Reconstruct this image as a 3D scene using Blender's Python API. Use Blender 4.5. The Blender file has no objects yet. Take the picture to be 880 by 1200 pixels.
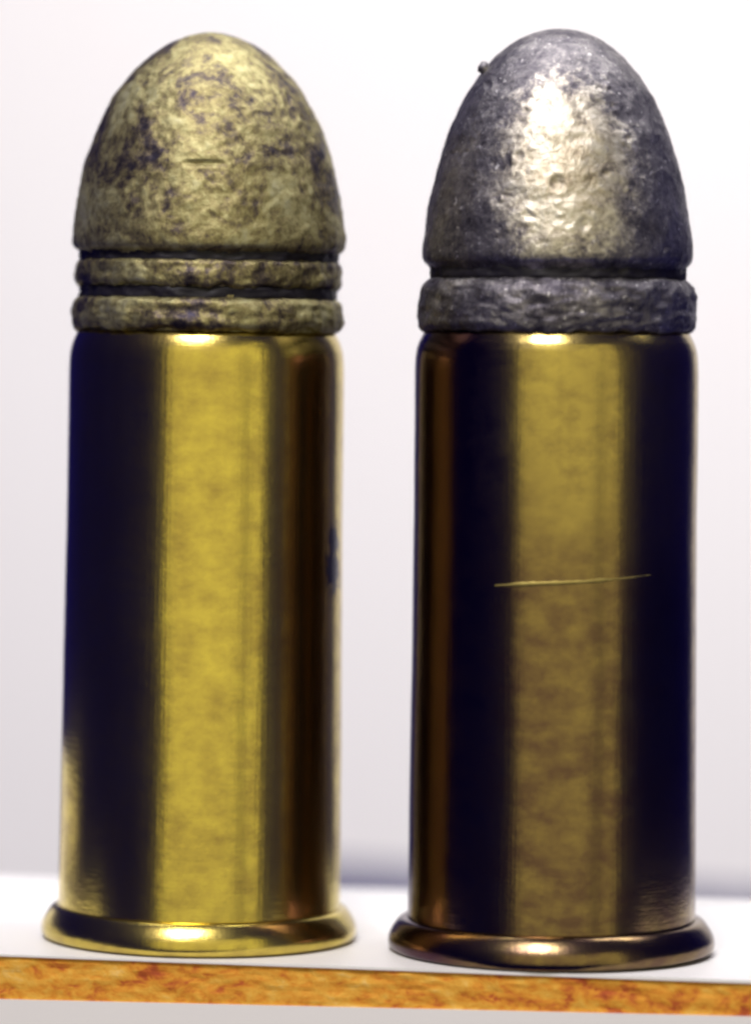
import bpy, math, random
from mathutils import Vector, Matrix, noise

# ------------------------------------------------------------------ scene, camera, light
S = bpy.context.scene
C = S.collection
S.unit_settings.scale_length = 0.01          # one unit is one centimetre
PX = 0.003                                    # centimetres per photo pixel at the cartridges
F_PX = 5200.0
S.render.resolution_x, S.render.resolution_y = 750, 1024
cam_d = bpy.data.cameras.new('camera')
cam = bpy.data.objects.new('camera', cam_d); C.objects.link(cam)
S.camera = cam
cam_d.sensor_fit = 'HORIZONTAL'; cam_d.sensor_width = 36.0
cam_d.lens = 36.0 * F_PX / 880.0
cam_d.clip_start, cam_d.clip_end = 0.5, 500.0
CAM = Vector((0.60, -15.6, 2.16))
cam.location = CAM
PITCH, YAW, ROLL = math.radians(2.37), 0.0, math.radians(-0.9)
cam.rotation_mode = 'XYZ'
cam.matrix_world = (Matrix.Translation(CAM) @ Matrix.Rotation(YAW, 4, 'Z')
                    @ Matrix.Rotation(math.pi / 2 - PITCH, 4, 'X') @ Matrix.Rotation(-ROLL, 4, 'Z'))
cam_d.dof.use_dof = True
cam_d.dof.focus_distance = 15.15
cam_d.dof.aperture_fstop = 0.40

W = bpy.data.worlds.new('World'); S.world = W
W.use_nodes = True
wb = W.node_tree.nodes['Background']
wb.inputs['Color'].default_value = (0.005, 0.004, 0.125, 1)   # dim blue room
wb.inputs['Strength'].default_value = 1.0

S.view_settings.view_transform = 'Standard'
S.view_settings.look = 'None'
S.view_settings.exposure = 0.0
S.view_settings.gamma = 1.0
S.view_settings.use_curve_mapping = False
S.render.engine = 'CYCLES'
S.cycles.use_denoising = True
S.cycles.filter_width = 2.8
S.cycles.max_bounces = 10
S.cycles.sample_clamp_indirect = 4.0


def area(name, loc, target, sx, sy, radiance, col, shape='RECTANGLE'):
    l = bpy.data.lights.new(name, 'AREA'); l.shape = shape
    l.size, l.size_y = sx, sy
    a = sx * sy * (math.pi / 4 if shape in ('DISK', 'ELLIPSE') else 1)
    l.energy = radiance * math.pi * a * 1.0
    l.color = col
    o = bpy.data.objects.new(name, l); C.objects.link(o)
    o.location = loc
    o.rotation_euler = (Vector(target) - Vector(loc)).to_track_quat('-Z', 'Y').to_euler()
    return o


AIM = Vector((0.6, -0.1, 1.6))


def polar(az, el, d):
    a, e = math.radians(az), math.radians(el)
    return AIM + Vector((math.sin(a) * math.cos(e), -math.cos(a) * math.cos(e), math.sin(e))) * d


def pane(az0, az1, rad, col, el0=-17, el1=38, d=32.0):
    az, el = (az0 + az1) / 2, (el0 + el1) / 2
    w = 2 * d * math.tan(math.radians((az1 - az0) / 2))
    h = 2 * d * math.tan(math.radians((el1 - el0) / 2))
    return area('window_pane_light', polar(az, el, d), AIM, w, h, rad, col)


# a wide window behind the camera and to its right, in three panes, and one lamp overhead
WARM = (1.0, 0.92, 0.43)
pane(-31, 33, 0.90, WARM)
pane(36, 50, 0.92, WARM)
pane(53, 66, 0.05, WARM)
area('overhead_lamp', polar(-14, 52, 26), AIM, 9, 9, 32.0, (1.0, 0.95, 0.97), 'DISK')
# an added fill light facing back, only there to brighten the wall
area('wall_fill_light', (2.0, 1.0, 8.0), (2.0, 12.5, -0.5), 9, 4, 11.2, (1.0, 0.975, 0.98))


# ------------------------------------------------------------------ helpers
def mesh_obj(name, verts, faces, mat, parent=None, smooth=True):
    me = bpy.data.meshes.new(name)
    me.from_pydata(verts, [], faces)
    me.update()
    if smooth:
        me.polygons.foreach_set('use_smooth', [True] * len(me.polygons))
    me.materials.append(mat)
    o = bpy.data.objects.new(name, me); C.objects.link(o)
    if parent: o.parent = parent
    return o


def resample(pts, step):
    """pts: (r, h) list, returns evenly spaced points along a Catmull-like smoothed polyline."""
    out = []
    for i in range(len(pts) - 1):
        (r0, h0), (r1, h1) = pts[i], pts[i + 1]
        n = max(1, int(math.hypot(r1 - r0, h1 - h0) / step))
        for k in range(n):
            t = k / n
            out.append((r0 + (r1 - r0) * t, h0 + (h1 - h0) * t))
    out.append(pts[-1])
    return out


def soften(p, times):
    for _ in range(times):
        q = [p[0]]
        for i in range(1, len(p) - 1):
            q.append(((p[i-1][0] + 2*p[i][0] + p[i+1][0]) / 4, (p[i-1][1] + 2*p[i][1] + p[i+1][1]) / 4))
        q.append(p[-1]); p = q
    return p


def lathe(name, pts, mat, parent, step=4, soft=1, seg=192, disp=None, k=1.0):
    """pts in photo pixels (radius, height over the base), bottom to top.
    disp(a, r, h) -> (dr, dh) in pixels; a = 0 faces the camera, grows to the right."""
    p = soften(resample(pts, step), soft)
    s = PX * k
    verts, faces = [], []
    n = len(p)
    for (r, h) in p:
        for j in range(seg):
            a = 2 * math.pi * j / seg
            rr, hh = r, h
            if disp and r > 0.5:
                dr, dh = disp(a if a < math.pi else a - 2 * math.pi, r, h)
                rr, hh = r + dr, h + dh
            verts.append((rr * math.sin(a) * s, -rr * math.cos(a) * s, hh * s))
    for i in range(n - 1):
        for j in range(seg):
            j2 = (j + 1) % seg
            faces.append((i*seg + j, i*seg + j2, (i+1)*seg + j2, (i+1)*seg + j))
    faces.append(tuple(reversed(range(seg))))
    faces.append(tuple(range((n-1)*seg, n*seg)))
    return mesh_obj(name, verts, faces, mat, parent)


def fbm(x, y, z, oct=3):
    return noise.fractal(Vector((x, y, z)), 1.0, 2.0, oct, noise_basis='PERLIN_ORIGINAL')


def cyl(a, r, h):
    return r * math.sin(a), -r * math.cos(a), h


# ------------------------------------------------------------------ materials
class N:
    def __init__(s, name):
        s.m = bpy.data.materials.new(name); s.m.use_nodes = True
        s.t = s.m.node_tree; s.b = s.t.nodes['Principled BSDF']
        s.co = s.t.nodes.new('ShaderNodeTexCoord').outputs['Object']

    def link(s, a, b): s.t.links.new(a, b)

    def map(s, scale=(1, 1, 1), loc=(0, 0, 0), rot=(0, 0, 0)):
        n = s.t.nodes.new('ShaderNodeMapping')
        n.inputs['Scale'].default_value = scale; n.inputs['Location'].default_value = loc
        n.inputs['Rotation'].default_value = rot
        s.link(s.co, n.inputs['Vector']); return n.outputs['Vector']

    def noise(s, scale, detail=4, rough=0.55, vec=None, dist=0.0):
        n = s.t.nodes.new('ShaderNodeTexNoise')
        n.inputs['Scale'].default_value = scale; n.inputs['Detail'].default_value = detail
        n.inputs['Roughness'].default_value = rough; n.inputs['Distortion'].default_value = dist
        s.link(vec or s.co, n.inputs['Vector']); return n.outputs['Fac']

    def ramp(s, fac, stops):
        n = s.t.nodes.new('ShaderNodeValToRGB'); cr = n.color_ramp
        while len(cr.elements) < len(stops): cr.elements.new(0.5)
        for e, (p, c) in zip(cr.elements, stops):
            e.position = p
            e.color = (c, c, c, 1) if isinstance(c, (int, float)) else (*c, 1)
        s.link(fac, n.inputs['Fac']); return n.outputs['Color']

    def mix(s, fac, a, b, mode='MIX'):
        n = s.t.nodes.new('ShaderNodeMix'); n.data_type = 'RGBA'; n.blend_type = mode
        for sock, v in ((n.inputs['Factor'], fac), (n.inputs['A'], a), (n.inputs['B'], b)):
            sock = sock if sock.enabled else sock
            if isinstance(v, (int, float)): sock.default_value = v
            elif isinstance(v, tuple): sock.default_value = (*v, 1)
            else: s.link(v, sock)
        return n.outputs['Result']

    def math(s, op, a, b=0.0):
        n = s.t.nodes.new('ShaderNodeMath'); n.operation = op
        for i, v in enumerate((a, b)):
            if isinstance(v, (int, float)): n.inputs[i].default_value = v
            else: s.link(v, n.inputs[i])
        return n.outputs[0]

    def bump(s, h, strength, dist, prev=None):
        n = s.t.nodes.new('ShaderNodeBump')
        n.inputs['Strength'].default_value = strength; n.inputs['Distance'].default_value = dist
        s.link(h, n.inputs['Height'])
        if prev: s.link(prev, n.inputs['Normal'])
        return n.outputs['Normal']

    def set(s, **kw):
        for k, v in kw.items():
            k = {'color': 'Base Color', 'rough': 'Roughness', 'metal': 'Metallic', 'normal': 'Normal',
                 'spec': 'Specular IOR Level'}[k]
            i = s.b.inputs[k]
            if isinstance(v, tuple): i.default_value = (*v, 1)
            elif isinstance(v, (int, float)): i.default_value = v
            else: s.link(v, i)
        return s.m


def mixfix(n):  # Mix nodes in RGBA mode own several sockets called A, B, Factor
    pass


def rgba_mix(self, fac, a, b, mode='MIX'):
    n = self.t.nodes.new('ShaderNodeMix'); n.data_type = 'RGBA'; n.blend_type = mode
    for idx, v in ((0, fac), (6, a), (7, b)):
        sock = n.inputs[idx]
        if isinstance(v, (int, float)):
            sock.default_value = v if idx == 0 else (v, v, v, 1)
        elif isinstance(v, tuple): sock.default_value = (*v, 1)
        else: self.link(v, sock)
    return n.outputs[2]


N.mix = rgba_mix


def brass(name, tint, tarnish_tint, amount, seed, stain=None):
    n = N(name)
    off = (seed * 3.1, seed * 1.7, seed * 2.3)
    mott = n.noise(9, 6, 0.62, n.map((1, 1, 1.5), off))
    low = n.noise(2.2, 3, 0.5, n.map((1, 1, 0.8), off))
    streak = n.noise(10, 3, 0.5, n.map((1.5, 1.5, 0.10), off))
    f = n.math('ADD', n.math('MULTIPLY', mott, 0.60), n.math('ADD', n.math('MULTIPLY', low, 0.35), n.math('MULTIPLY', streak, 0.15)))
    f = n.ramp(f, [(0.40, 0.0), (0.72, 1.0)])
    f = n.math('MULTIPLY', f, 1.0)
    if amount is not None:                       # this case is browner towards its foot
        z = n.t.nodes.new('ShaderNodeSeparateXYZ'); n.link(n.co, z.inputs[0])
        zz = n.math('ADD', z.outputs['Z'], n.math('MULTIPLY', n.math('SUBTRACT', low, 0.5), 1.2))
        g = n.ramp(n.math('DIVIDE', zz, 2.2), amount)
        f = n.math('MAXIMUM', n.math('MULTIPLY', f, 0.7), n.math('MULTIPLY', g, n.math('ADD', n.math('MULTIPLY', mott, 0.9), 0.45)))
        f = n.math('MINIMUM', f, 1.0)
    col = n.mix(f, tint, tarnish_tint)
    if amount is not None:                       # and dark reddish brown painted in on one side, to mute its reflections
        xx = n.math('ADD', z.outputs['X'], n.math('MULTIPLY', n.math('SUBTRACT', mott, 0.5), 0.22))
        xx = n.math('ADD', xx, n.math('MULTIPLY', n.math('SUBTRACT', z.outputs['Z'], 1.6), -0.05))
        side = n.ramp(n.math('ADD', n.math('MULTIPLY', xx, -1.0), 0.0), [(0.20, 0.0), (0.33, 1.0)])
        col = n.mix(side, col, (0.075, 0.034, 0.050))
    rough = n.math('ADD', n.math('MULTIPLY', mott, 0.14), 0.16)
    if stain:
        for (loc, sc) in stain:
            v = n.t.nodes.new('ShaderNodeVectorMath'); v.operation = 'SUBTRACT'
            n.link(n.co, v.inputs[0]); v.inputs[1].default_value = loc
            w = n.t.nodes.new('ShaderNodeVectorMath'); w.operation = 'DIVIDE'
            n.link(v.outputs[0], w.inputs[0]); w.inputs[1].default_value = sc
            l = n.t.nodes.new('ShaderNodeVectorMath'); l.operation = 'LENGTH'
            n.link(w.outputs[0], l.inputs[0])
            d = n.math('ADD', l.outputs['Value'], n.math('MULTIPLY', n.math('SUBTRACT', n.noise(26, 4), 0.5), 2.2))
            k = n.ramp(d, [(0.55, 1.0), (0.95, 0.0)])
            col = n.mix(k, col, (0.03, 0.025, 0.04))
    lines = n.noise(1.0, 2, 0.5, n.map((6, 6, 150), off, (0.05, 0.03, 0)))
    hairs = n.noise(1.0, 2, 0.5, n.map((90, 90, 2.2), off, (0.03, -0.05, 0)))
    hz = n.noise(14, 5, 0.6, n.map((0.8, 0.8, 1.8), off))
    fine = n.noise(70, 3, 0.6, n.map((1, 1, 1), off))
    nb = n.bump(hz, 0.06, 0.02)
    nb = n.bump(fine, 0.05, 0.004, nb)
    nb = n.bump(n.math('ADD', lines, hairs), 0.10, 0.003, nb)
    nb = n.bump(streak, 0.05, 0.01, nb)
    return n.set(color=col, metal=1.0, rough=rough, normal=nb)


def lead_yellow():
    n = N('oxidised_lead')
    a = n.noise(4.6, 7, 0.72, dist=0.5)
    b = n.noise(27, 6, 0.72, n.map((1, 1, 1), (3, 1, 2)), 0.4)
    c = n.noise(60, 3, 0.7, n.map((1, 1, 1), (5, 2, 1)))
    f = n.math('ADD', n.math('MULTIPLY', a, 0.66), n.math('ADD', n.math('MULTIPLY', b, 0.34), n.math('MULTIPLY', c, 0.08)))
    col = n.ramp(f, [(0.42, (0.030, 0.026, 0.040)), (0.48, (0.095, 0.075, 0.060)), (0.54, (0.250, 0.212, 0.095)),
                     (0.60, (0.385, 0.352, 0.168)), (0.68, (0.47, 0.445, 0.27))])
    h = n.math('ADD', n.math('MULTIPLY', b, 0.7), n.math('MULTIPLY', c, 0.4))
    nb = n.bump(h, 0.34, 0.016)
    return n.set(color=col, metal=0.85, rough=n.ramp(f, [(0.42, 0.44), (0.6, 0.54)]), normal=nb)


def lead_grey():
    n = N('bare_lead')
    a = n.noise(6, 6, 0.65, dist=0.5)
    b = n.noise(24, 6, 0.72, n.map((1, 1, 1), (3, 1, 2)), 0.3)
    c = n.noise(75, 3, 0.7, n.map((1, 1, 1), (5, 2, 1)))
    f = n.math('ADD', n.math('MULTIPLY', a, 0.40), n.math('ADD', n.math('MULTIPLY', b, 0.45), n.math('MULTIPLY', c, 0.2)))
    # oxide all over, with a rubbed patch on the near face lightened as a painted highlight
    v = n.t.nodes.new('ShaderNodeVectorMath'); v.operation = 'SUBTRACT'
    n.link(n.co, v.inputs[0]); v.inputs[1].default_value = (0.01, -0.42, 2.70)
    w = n.t.nodes.new('ShaderNodeVectorMath'); w.operation = 'DIVIDE'
    n.link(v.outputs[0], w.inputs[0]); w.inputs[1].default_value = (0.27, 0.30, 0.37)
    l = n.t.nodes.new('ShaderNodeVectorMath'); l.operation = 'LENGTH'
    n.link(w.outputs[0], l.inputs[0])
    d = n.math('ADD', l.outputs['Value'], n.math('MULTIPLY', n.math('SUBTRACT', f, 0.52), -3.4))
    rub_highlight = n.ramp(d, [(0.55, 1.0), (1.0, 0.0)])
    ox = n.ramp(f, [(0.38, (0.030, 0.027, 0.038)), (0.47, (0.10, 0.092, 0.105)), (0.55, (0.18, 0.168, 0.172)), (0.66, (0.36, 0.34, 0.32))])
    br = n.ramp(f, [(0.38, (0.15, 0.115, 0.075)), (0.47, (0.36, 0.31, 0.22)), (0.55, (0.50, 0.455, 0.36)), (0.66, (0.64, 0.61, 0.53))])
    col = n.mix(rub_highlight, ox, br)
    speck = n.ramp(n.noise(52, 2, 0.5, n.map((1, 1, 1), (9, 4, 2))), [(0.66, 0.0), (0.74, 1.0)])
    col = n.mix(n.math('MULTIPLY', speck, n.math('SUBTRACT', 0.85, n.math('MULTIPLY', rub_highlight, 0.6))), col, (0.62, 0.60, 0.58))
    rough = n.math('SUBTRACT', n.ramp(f, [(0.4, 0.52), (0.65, 0.40)]), n.math('MULTIPLY', rub_highlight, 0.05))
    h = n.math('ADD', n.math('MULTIPLY', b, 0.6), n.math('MULTIPLY', c, 0.55))
    nb = n.bump(h, 0.32, 0.02)
    return n.set(color=col, metal=0.92, rough=rough, normal=nb)


def white(name, c, rough=0.55, grain=0.03):
    n = N(name)
    a = n.noise(3, 5, 0.6)
    b = n.noise(60, 4, 0.6)
    col = n.mix(a, tuple(x * (1 - grain) for x in c), c)
    return n.set(color=col, rough=rough, normal=n.bump(b, 0.08, 0.004), spec=0.3)


def wood():
    n = N('orange_wood')
    v = n.map((2.6, 2.6, 5.0), rot=(0, math.radians(-14), 0))
    a = n.noise(1.6, 6, 0.66, v, 0.8)
    b = n.noise(5.0, 5, 0.65, n.map((3.5, 3.5, 6.0), (2, 3, 4), (0, math.radians(12), 0)), 0.5)
    f = n.math('ADD', n.math('MULTIPLY', a, 0.62), n.math('MULTIPLY', b, 0.40))
    col = n.ramp(f, [(0.30, (0.20, 0.025, 0.02)), (0.42, (0.50, 0.11, 0.025)), (0.49, (0.72, 0.29, 0.03)),
                     (0.58, (0.80, 0.43, 0.06)), (0.70, (0.85, 0.60, 0.22))])
    return n.set(color=col, rough=0.7, normal=n.bump(f, 0.5, 0.02), spec=0.2)


M_white = white('white_paint', (0.84, 0.82, 0.80))
M_sheet = white('white_laminate', (0.86, 0.85, 0.82), 0.4)
M_base = white('white_card', (0.86, 0.84, 0.82))
M_wood = wood()
M_brass_a = brass('yellow_brass', (0.70, 0.565, 0.115), (0.40, 0.29, 0.085), None, 1.0,
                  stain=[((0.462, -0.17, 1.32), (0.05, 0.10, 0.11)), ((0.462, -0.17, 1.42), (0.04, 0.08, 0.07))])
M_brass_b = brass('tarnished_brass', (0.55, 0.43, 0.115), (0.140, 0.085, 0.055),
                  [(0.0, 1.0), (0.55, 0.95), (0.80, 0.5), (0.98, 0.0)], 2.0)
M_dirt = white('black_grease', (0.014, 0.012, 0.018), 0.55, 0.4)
nsc = N('fresh_brass')
M_scratch = nsc.set(color=nsc.mix(nsc.noise(30, 3), (0.20, 0.15, 0.045), (0.44, 0.36, 0.11)), metal=1.0, rough=0.55)
M_lead_a = lead_yellow()
M_lead_b = lead_grey()

# ------------------------------------------------------------------ board and wall
TH = math.radians(7.6)
U = Vector((math.cos(TH), -math.sin(TH), 0)); V = Vector((math.sin(TH), math.cos(TH), 0))
FRONT = Vector((0, -0.59, 0))                 # a point on the board's front edge


def strip(name, u0, u1, nu, ztop, zbot, front, depth, rows, mat, parent, rough=0.0, seed=0):
    """A layer of the board: cross-sections set along U; ztop/zbot are functions of u."""
    verts, faces = [], []
    m = rows + 3
    for i in range(nu + 1):
        u = u0 + (u1 - u0) * i / nu
        zt, zb = ztop(u), zbot(u)
        for k in range(rows + 1):
            z = zt + (zb - zt) * k / rows
            d = rough * fbm(u * 9 + seed, z * 30, seed) if 0 < k < rows else rough * 0.4 * fbm(u * 6, seed, 3)
            p = FRONT + U * u + V * (front + d); verts.append((p.x, p.y, z))
        for z in (zb, zt):
            p = FRONT + U * u + V * depth; verts.append((p.x, p.y, z))
    for i in range(nu):
        for k in range(m):
            k2 = (k + 1) % m
            faces.append((i*m + k, i*m + k2, (i+1)*m + k2, (i+1)*m + k))
    faces.append(tuple(reversed(range(m)))); faces.append(tuple(range(nu*m, nu*m + m)))
    return mesh_obj(name, verts, faces, mat, parent, smooth=False)


board = bpy.data.objects.new('shelf_board', None); C.objects.link(board)
board['label'] = 'white board with a rough orange wooden front edge, under both cartridges'
board['category'] = 'board'
lam = lambda u: -(0.007 + 0.004 * (u + 0.8) / 2.6)
wbt = lambda u: -(0.158 - 0.034 * (u + 0.8) / 2.6)
DEP = 2.05
strip('top_sheet', -1.6, 2.75, 86, lambda u: 0.0, lam, 0.0, DEP, 1, M_sheet, board, 0.006, 1)
strip('wooden_core', -1.6, 2.75, 300, lam, wbt, 0.010, DEP - 0.02, 8, M_wood, board, 0.005, 2)
strip('base_sheet', -1.6, 2.75, 86, wbt, lambda u: -0.9, 0.004, DEP, 1, M_base, board, 0.003, 3)

# the wall behind
def make_wall():
    # far behind the board; its foot steps up behind the bright cartridge, shaped so a dim gap stands in for shade over the board's back edge
    top = 16
    foot = [(-2.35, 13.2, -1.95), (-0.9, 13.05, -1.75), (0.1, 12.95, -1.33), (9.5, 12.0, -1.70)]
    n = Vector((0.1, 1, 0)).normalized() * 0.6
    f = [Vector(p) for p in foot]
    ring = f + [Vector((f[-1].x, f[-1].y, top)), Vector((f[0].x, f[0].y, top))]
    m = len(ring)
    vs = [tuple(p) for p in ring] + [tuple(p + n) for p in ring]
    fs = [tuple(range(m)), tuple(reversed(range(m, 2*m)))]
    fs += [((k + 1) % m, k, m + k, m + (k + 1) % m) for k in range(m)]
    return mesh_obj('wall', vs, fs, M_white, None, False)


wall = make_wall()
wall['kind'] = 'structure'

# ------------------------------------------------------------------ cartridges
def cartridge(name, loc, rotz, label):
    o = bpy.data.objects.new(name, None); C.objects.link(o)
    o.location = loc; o.rotation_euler = (0, 0, rotz)
    o['label'] = label; o['category'] = 'cartridge'; o['group'] = 'cartridges standing on the board'
    return o


def prof(base, pairs):
    """(y in the photo, radius) from top down -> (radius, height) bottom up."""
    return [(r, base - y) for (y, r) in reversed(pairs)]


# ---- first cartridge: yellowed bullet with two grooves
B = 1099
ca = cartridge('cartridge', (0.0, 0.0, 0.0), 0.0,
               'bright yellow brass cartridge with a mottled olive bullet and two grooves above the case')


def case_noise(seed, amp=0.5):
    def d(a, r, h):
        x, y, z = cyl(a, r, h)
        return amp * fbm(x/90 + seed, y/90, z/140, 2), 0
    return d


case_a = lathe('brass_case', prof(B, [(389, 143), (385, 146), (383.5, 148), (385, 150), (390, 153), (398, 156.7), (406, 159), (416, 160.2), (430, 160.8), (600, 161.5), (800, 163.5), (1000, 165.5), (1056, 166), (1070, 166)]),
               M_brass_a, ca, 5, 2, 224, case_noise(2))
lathe('rim', [(150, 0.5), (170, 0.5), (179, 1), (183.5, 3.5), (185.3, 8), (185.3, 15), (183.6, 20.5), (180.8, 26), (177.7, 31), (174.5, 35.5), (171, 38.5), (167, 39.5), (160, 39.5)],
      M_brass_a, case_a, 1.5, 3, 224, case_noise(5, 0.6))


def lump(seed, s1, a1, s2, a2, extra=None):
    def d(a, r, h):
        x, y, z = cyl(a, r, h)
        v = a1 * fbm(x/s1 + seed, y/s1, z/s1, 3) + a2 * fbm(x/s2 + seed, y/s2 + 7, z/s2, 3)
        e = extra(a, r, h) if extra else (0, 0)
        return v * min(1.0, r / 25) + e[0], e[1]
    return d


def cut_a(a, r, h):
    # the short horizontal nick on the nose, at photo (244, 193)
    dx = r * math.sin(a) + 2; dy = h - (B - 194)
    if abs(a) < 1 and abs(dx) < 26 and abs(dy) < 5:
        t = (1 - (dx / 26) ** 2) * math.exp(-(dy / 2.0) ** 2)
        return (-7 * t, 0)
    return (0, 0)


def wavy(seed, amp, h0, h1, amp_r=2.0):
    """Uneven lower edge of a lead band."""
    def e(a, r, h):
        t = 1 - min(1, max(0, (h - h0) / (h1 - h0)))
        return (amp_r * fbm(math.sin(a)*6 + seed, math.cos(a)*6, h/12, 3), amp * t * fbm(math.sin(a)*4 + seed, math.cos(a)*4, 0.3, 4))
    return e


nose_a = [(36, 0), (36.4, 8), (38, 18), (41.6, 31), (50, 49.5), (63, 69), (85, 92), (106, 109), (128, 121.5), (150, 132), (193, 146.5), (240, 155.5), (270, 159), (284, 159.5), (290, 157.5), (293, 152), (295, 147.5), (350, 147), (380, 147), (400, 147)]
bul_a = lathe('bullet', prof(B, nose_a), M_lead_a, ca, 2.4, 2, 288, lump(1, 40, 1.6, 9, 1.0, cut_a))
lathe('driving_band', prof(B, [(301, 140), (302.5, 149), (305, 153.5), (309, 155), (326, 156), (331, 155), (334, 151), (336, 140)]), M_lead_a, bul_a, 2, 2, 256, lump(4, 26, 1.8, 8, 1.2, wavy(3, 7, B-336, B-306)))
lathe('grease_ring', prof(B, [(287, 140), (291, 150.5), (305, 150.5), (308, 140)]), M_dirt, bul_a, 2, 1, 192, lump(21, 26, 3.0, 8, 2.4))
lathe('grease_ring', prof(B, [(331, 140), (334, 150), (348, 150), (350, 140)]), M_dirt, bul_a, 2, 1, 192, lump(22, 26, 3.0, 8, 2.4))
lathe('driving_band', prof(B, [(345, 140), (346.5, 150), (349, 155), (354, 157.5), (374, 159), (380, 158), (384, 154), (386, 140)]), M_lead_a, bul_a, 2, 2, 256, lump(6, 26, 1.8, 8, 1.2, wavy(8, 6, B-386, B-352)))

# ---- second cartridge: grey bullet, one deep groove, darker case with a scratch round it
B = 1114
KB = 0.987
cb = cartridge('cartridge', (1.236, -0.20, 0.0), 0.0,
               'tarnished brass cartridge with a shiny pitted grey bullet and a scratch round its case')

cb.rotation_euler = (0, math.radians(-0.45), 0)

def case_b_disp(a, r, h):
    x, y, z = cyl(a, r, h)
    dr = 0.5 * fbm(x/90 + 9, y/90, z/140, 2)
    return dr, 0


case_prof_b = prof(B, [(389, 143), (385, 147), (383.5, 152), (385, 154.5), (390, 157.6), (398, 161.5), (406, 164), (416, 165.4), (430, 166), (600, 166), (655, 166.3), (712, 166.6), (900, 168), (1070, 169.5), (1085, 169.5)])
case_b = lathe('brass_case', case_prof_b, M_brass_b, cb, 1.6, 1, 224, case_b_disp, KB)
# the scratch: a thin raised line of fresh rough metal running part way round
sv, sf = [], []
NS = 70
for i in range(NS + 1):
    a = -0.46 + 1.14 * i / NS
    x = math.sin(a)
    hc = B - (670.5 - 11.0 * x + 0.5 * math.sin(x * 7) - 2.0 * x * x)
    wd = 4.2 * max(0.09, 1 - 1.5 * ((a + 0.12) / (0.50 if a < -0.12 else 0.86)) ** 2) * (0.8 + 0.5 * fbm(a * 9, 2, 5, 2))
    for (dh, dr) in ((-1, -0.35), (-0.45, 0.5), (0.0, 0.85), (0.45, 0.5), (1, -0.35)):
        r = 166.4 + dr * (0.35 + wd / 4.5)
        sv.append((r * math.sin(a) * PX * KB, -r * math.cos(a) * PX * KB, (hc + dh * wd) * PX * KB))
for i in range(NS):
    for q in range(4):
        sf.append((i*5 + q, (i+1)*5 + q, (i+1)*5 + q + 1, i*5 + q + 1))
mesh_obj('scratch', sv, sf, M_scratch, case_b)
lathe('rim', [(150, 0.5), (176, 0.5), (185, 1), (190, 3.5), (192, 8), (192, 16), (190.2, 21.5), (187.3, 27), (184, 32), (180.5, 36.5), (176.5, 39.5), (171, 40.5), (160, 40.5)],
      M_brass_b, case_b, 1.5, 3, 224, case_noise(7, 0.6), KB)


def pits_b(a, r, h):
    e = 0
    for (px, py, rad, dep) in PITS:
        dx = r * math.sin(a) - px; dy = h - (B - py)
        if abs(a) < 1.5:
            q = (dx*dx + dy*dy) / (rad*rad)
            if q < 6:
                e += dep * (-math.exp(-q * 1.6) + 0.45 * math.exp(-(math.sqrt(q) - 1.25)**2 * 6))
    return (e, 0)


random.seed(5)
PITS = [(-7, 216, 9, 2.4), (-40, 252, 6, 1.2), (-47, 266, 5, 1.0), (-50, 185, 6, 1.2), (24, 262, 8, 1.6), (-12, 155, 6, 1.0)]
for _ in range(60):
    PITS.append((random.uniform(-125, 125), random.uniform(90, 300), random.uniform(2.5, 5), random.choice((-1, -1, 1)) * random.uniform(0.5, 1.6)))
nose_b = [(31, 0), (31.4, 9), (33, 20), (36.5, 32), (43, 47), (53, 62), (65, 76), (86, 94), (111, 110), (156, 130), (202, 143.5), (247, 153), (280, 157.5), (298, 158.5), (304, 157), (309, 151), (315, 146), (330, 146), (380, 147), (400, 147)]
bul_b = lathe('bullet', prof(B, nose_b), M_lead_b, cb, 2.4, 2, 288, lump(11, 34, 1.5, 7, 0.45, pits_b), KB)
lathe('driving_band', prof(B, [(320, 138), (322, 147), (326, 153), (333, 158), (342, 161), (366, 162.5), (378, 162), (385, 158), (388, 140)]), M_lead_b, bul_b, 2, 2, 256, lump(14, 26, 2.0, 8, 1.2, wavy(5, 5, B-388, B-340, 2.0)), KB)

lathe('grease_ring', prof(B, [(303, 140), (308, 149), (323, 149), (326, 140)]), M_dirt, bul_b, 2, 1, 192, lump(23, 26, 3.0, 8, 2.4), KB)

# the burr of lead standing off the shoulder of the grey bullet, at photo (563, 78)
vb, fb = [], []
nr, ns = 8, 12
ctr = Vector((-88, -18, B - 79))
for i in range(nr + 1):
    th = math.pi * i / nr
    for j in range(ns):
        ph = 2 * math.pi * j / ns
        d = Vector((math.sin(th)*math.cos(ph), math.sin(th)*math.sin(ph), math.cos(th)))
        q = ctr + d * (7.5 * (1 + 0.45 * fbm(d.x*1.5 + 4, d.y*1.5, d.z*1.5, 2)))
        vb.append(tuple(q * PX * KB))
for i in range(nr):
    for j in range(ns):
        j2 = (j + 1) % ns
        fb.append((i*ns + j, (i+1)*ns + j, (i+1)*ns + j2, i*ns + j2))
mesh_obj('lead_burr', vb, fb, M_lead_b, bul_b)

# ------------------------------------------------------------------ folded card lying to the left, seen in the brass
def wedge():
    pts = [(-2.75, 0.95), (-1.02, 1.35), (-1.10, 1.62), (-2.83, 1.22)]
    tops = [0.30, 0.52, 0.52, 0.30]
    vs = [(x, y, -0.9 if False else 0.0) for x, y in pts] + [(x, y, t) for (x, y), t in zip(pts, tops)]
    return mesh_obj('white_card', vs, [(3,2,1,0), (4,5,6,7), (0,1,5,4), (1,2,6,5), (2,3,7,6), (3,0,4,7)], M_base, None, False)
card = wedge()
card['label'] = 'low white card standing out of frame to the left of the bright cartridge'
card['category'] = 'card'
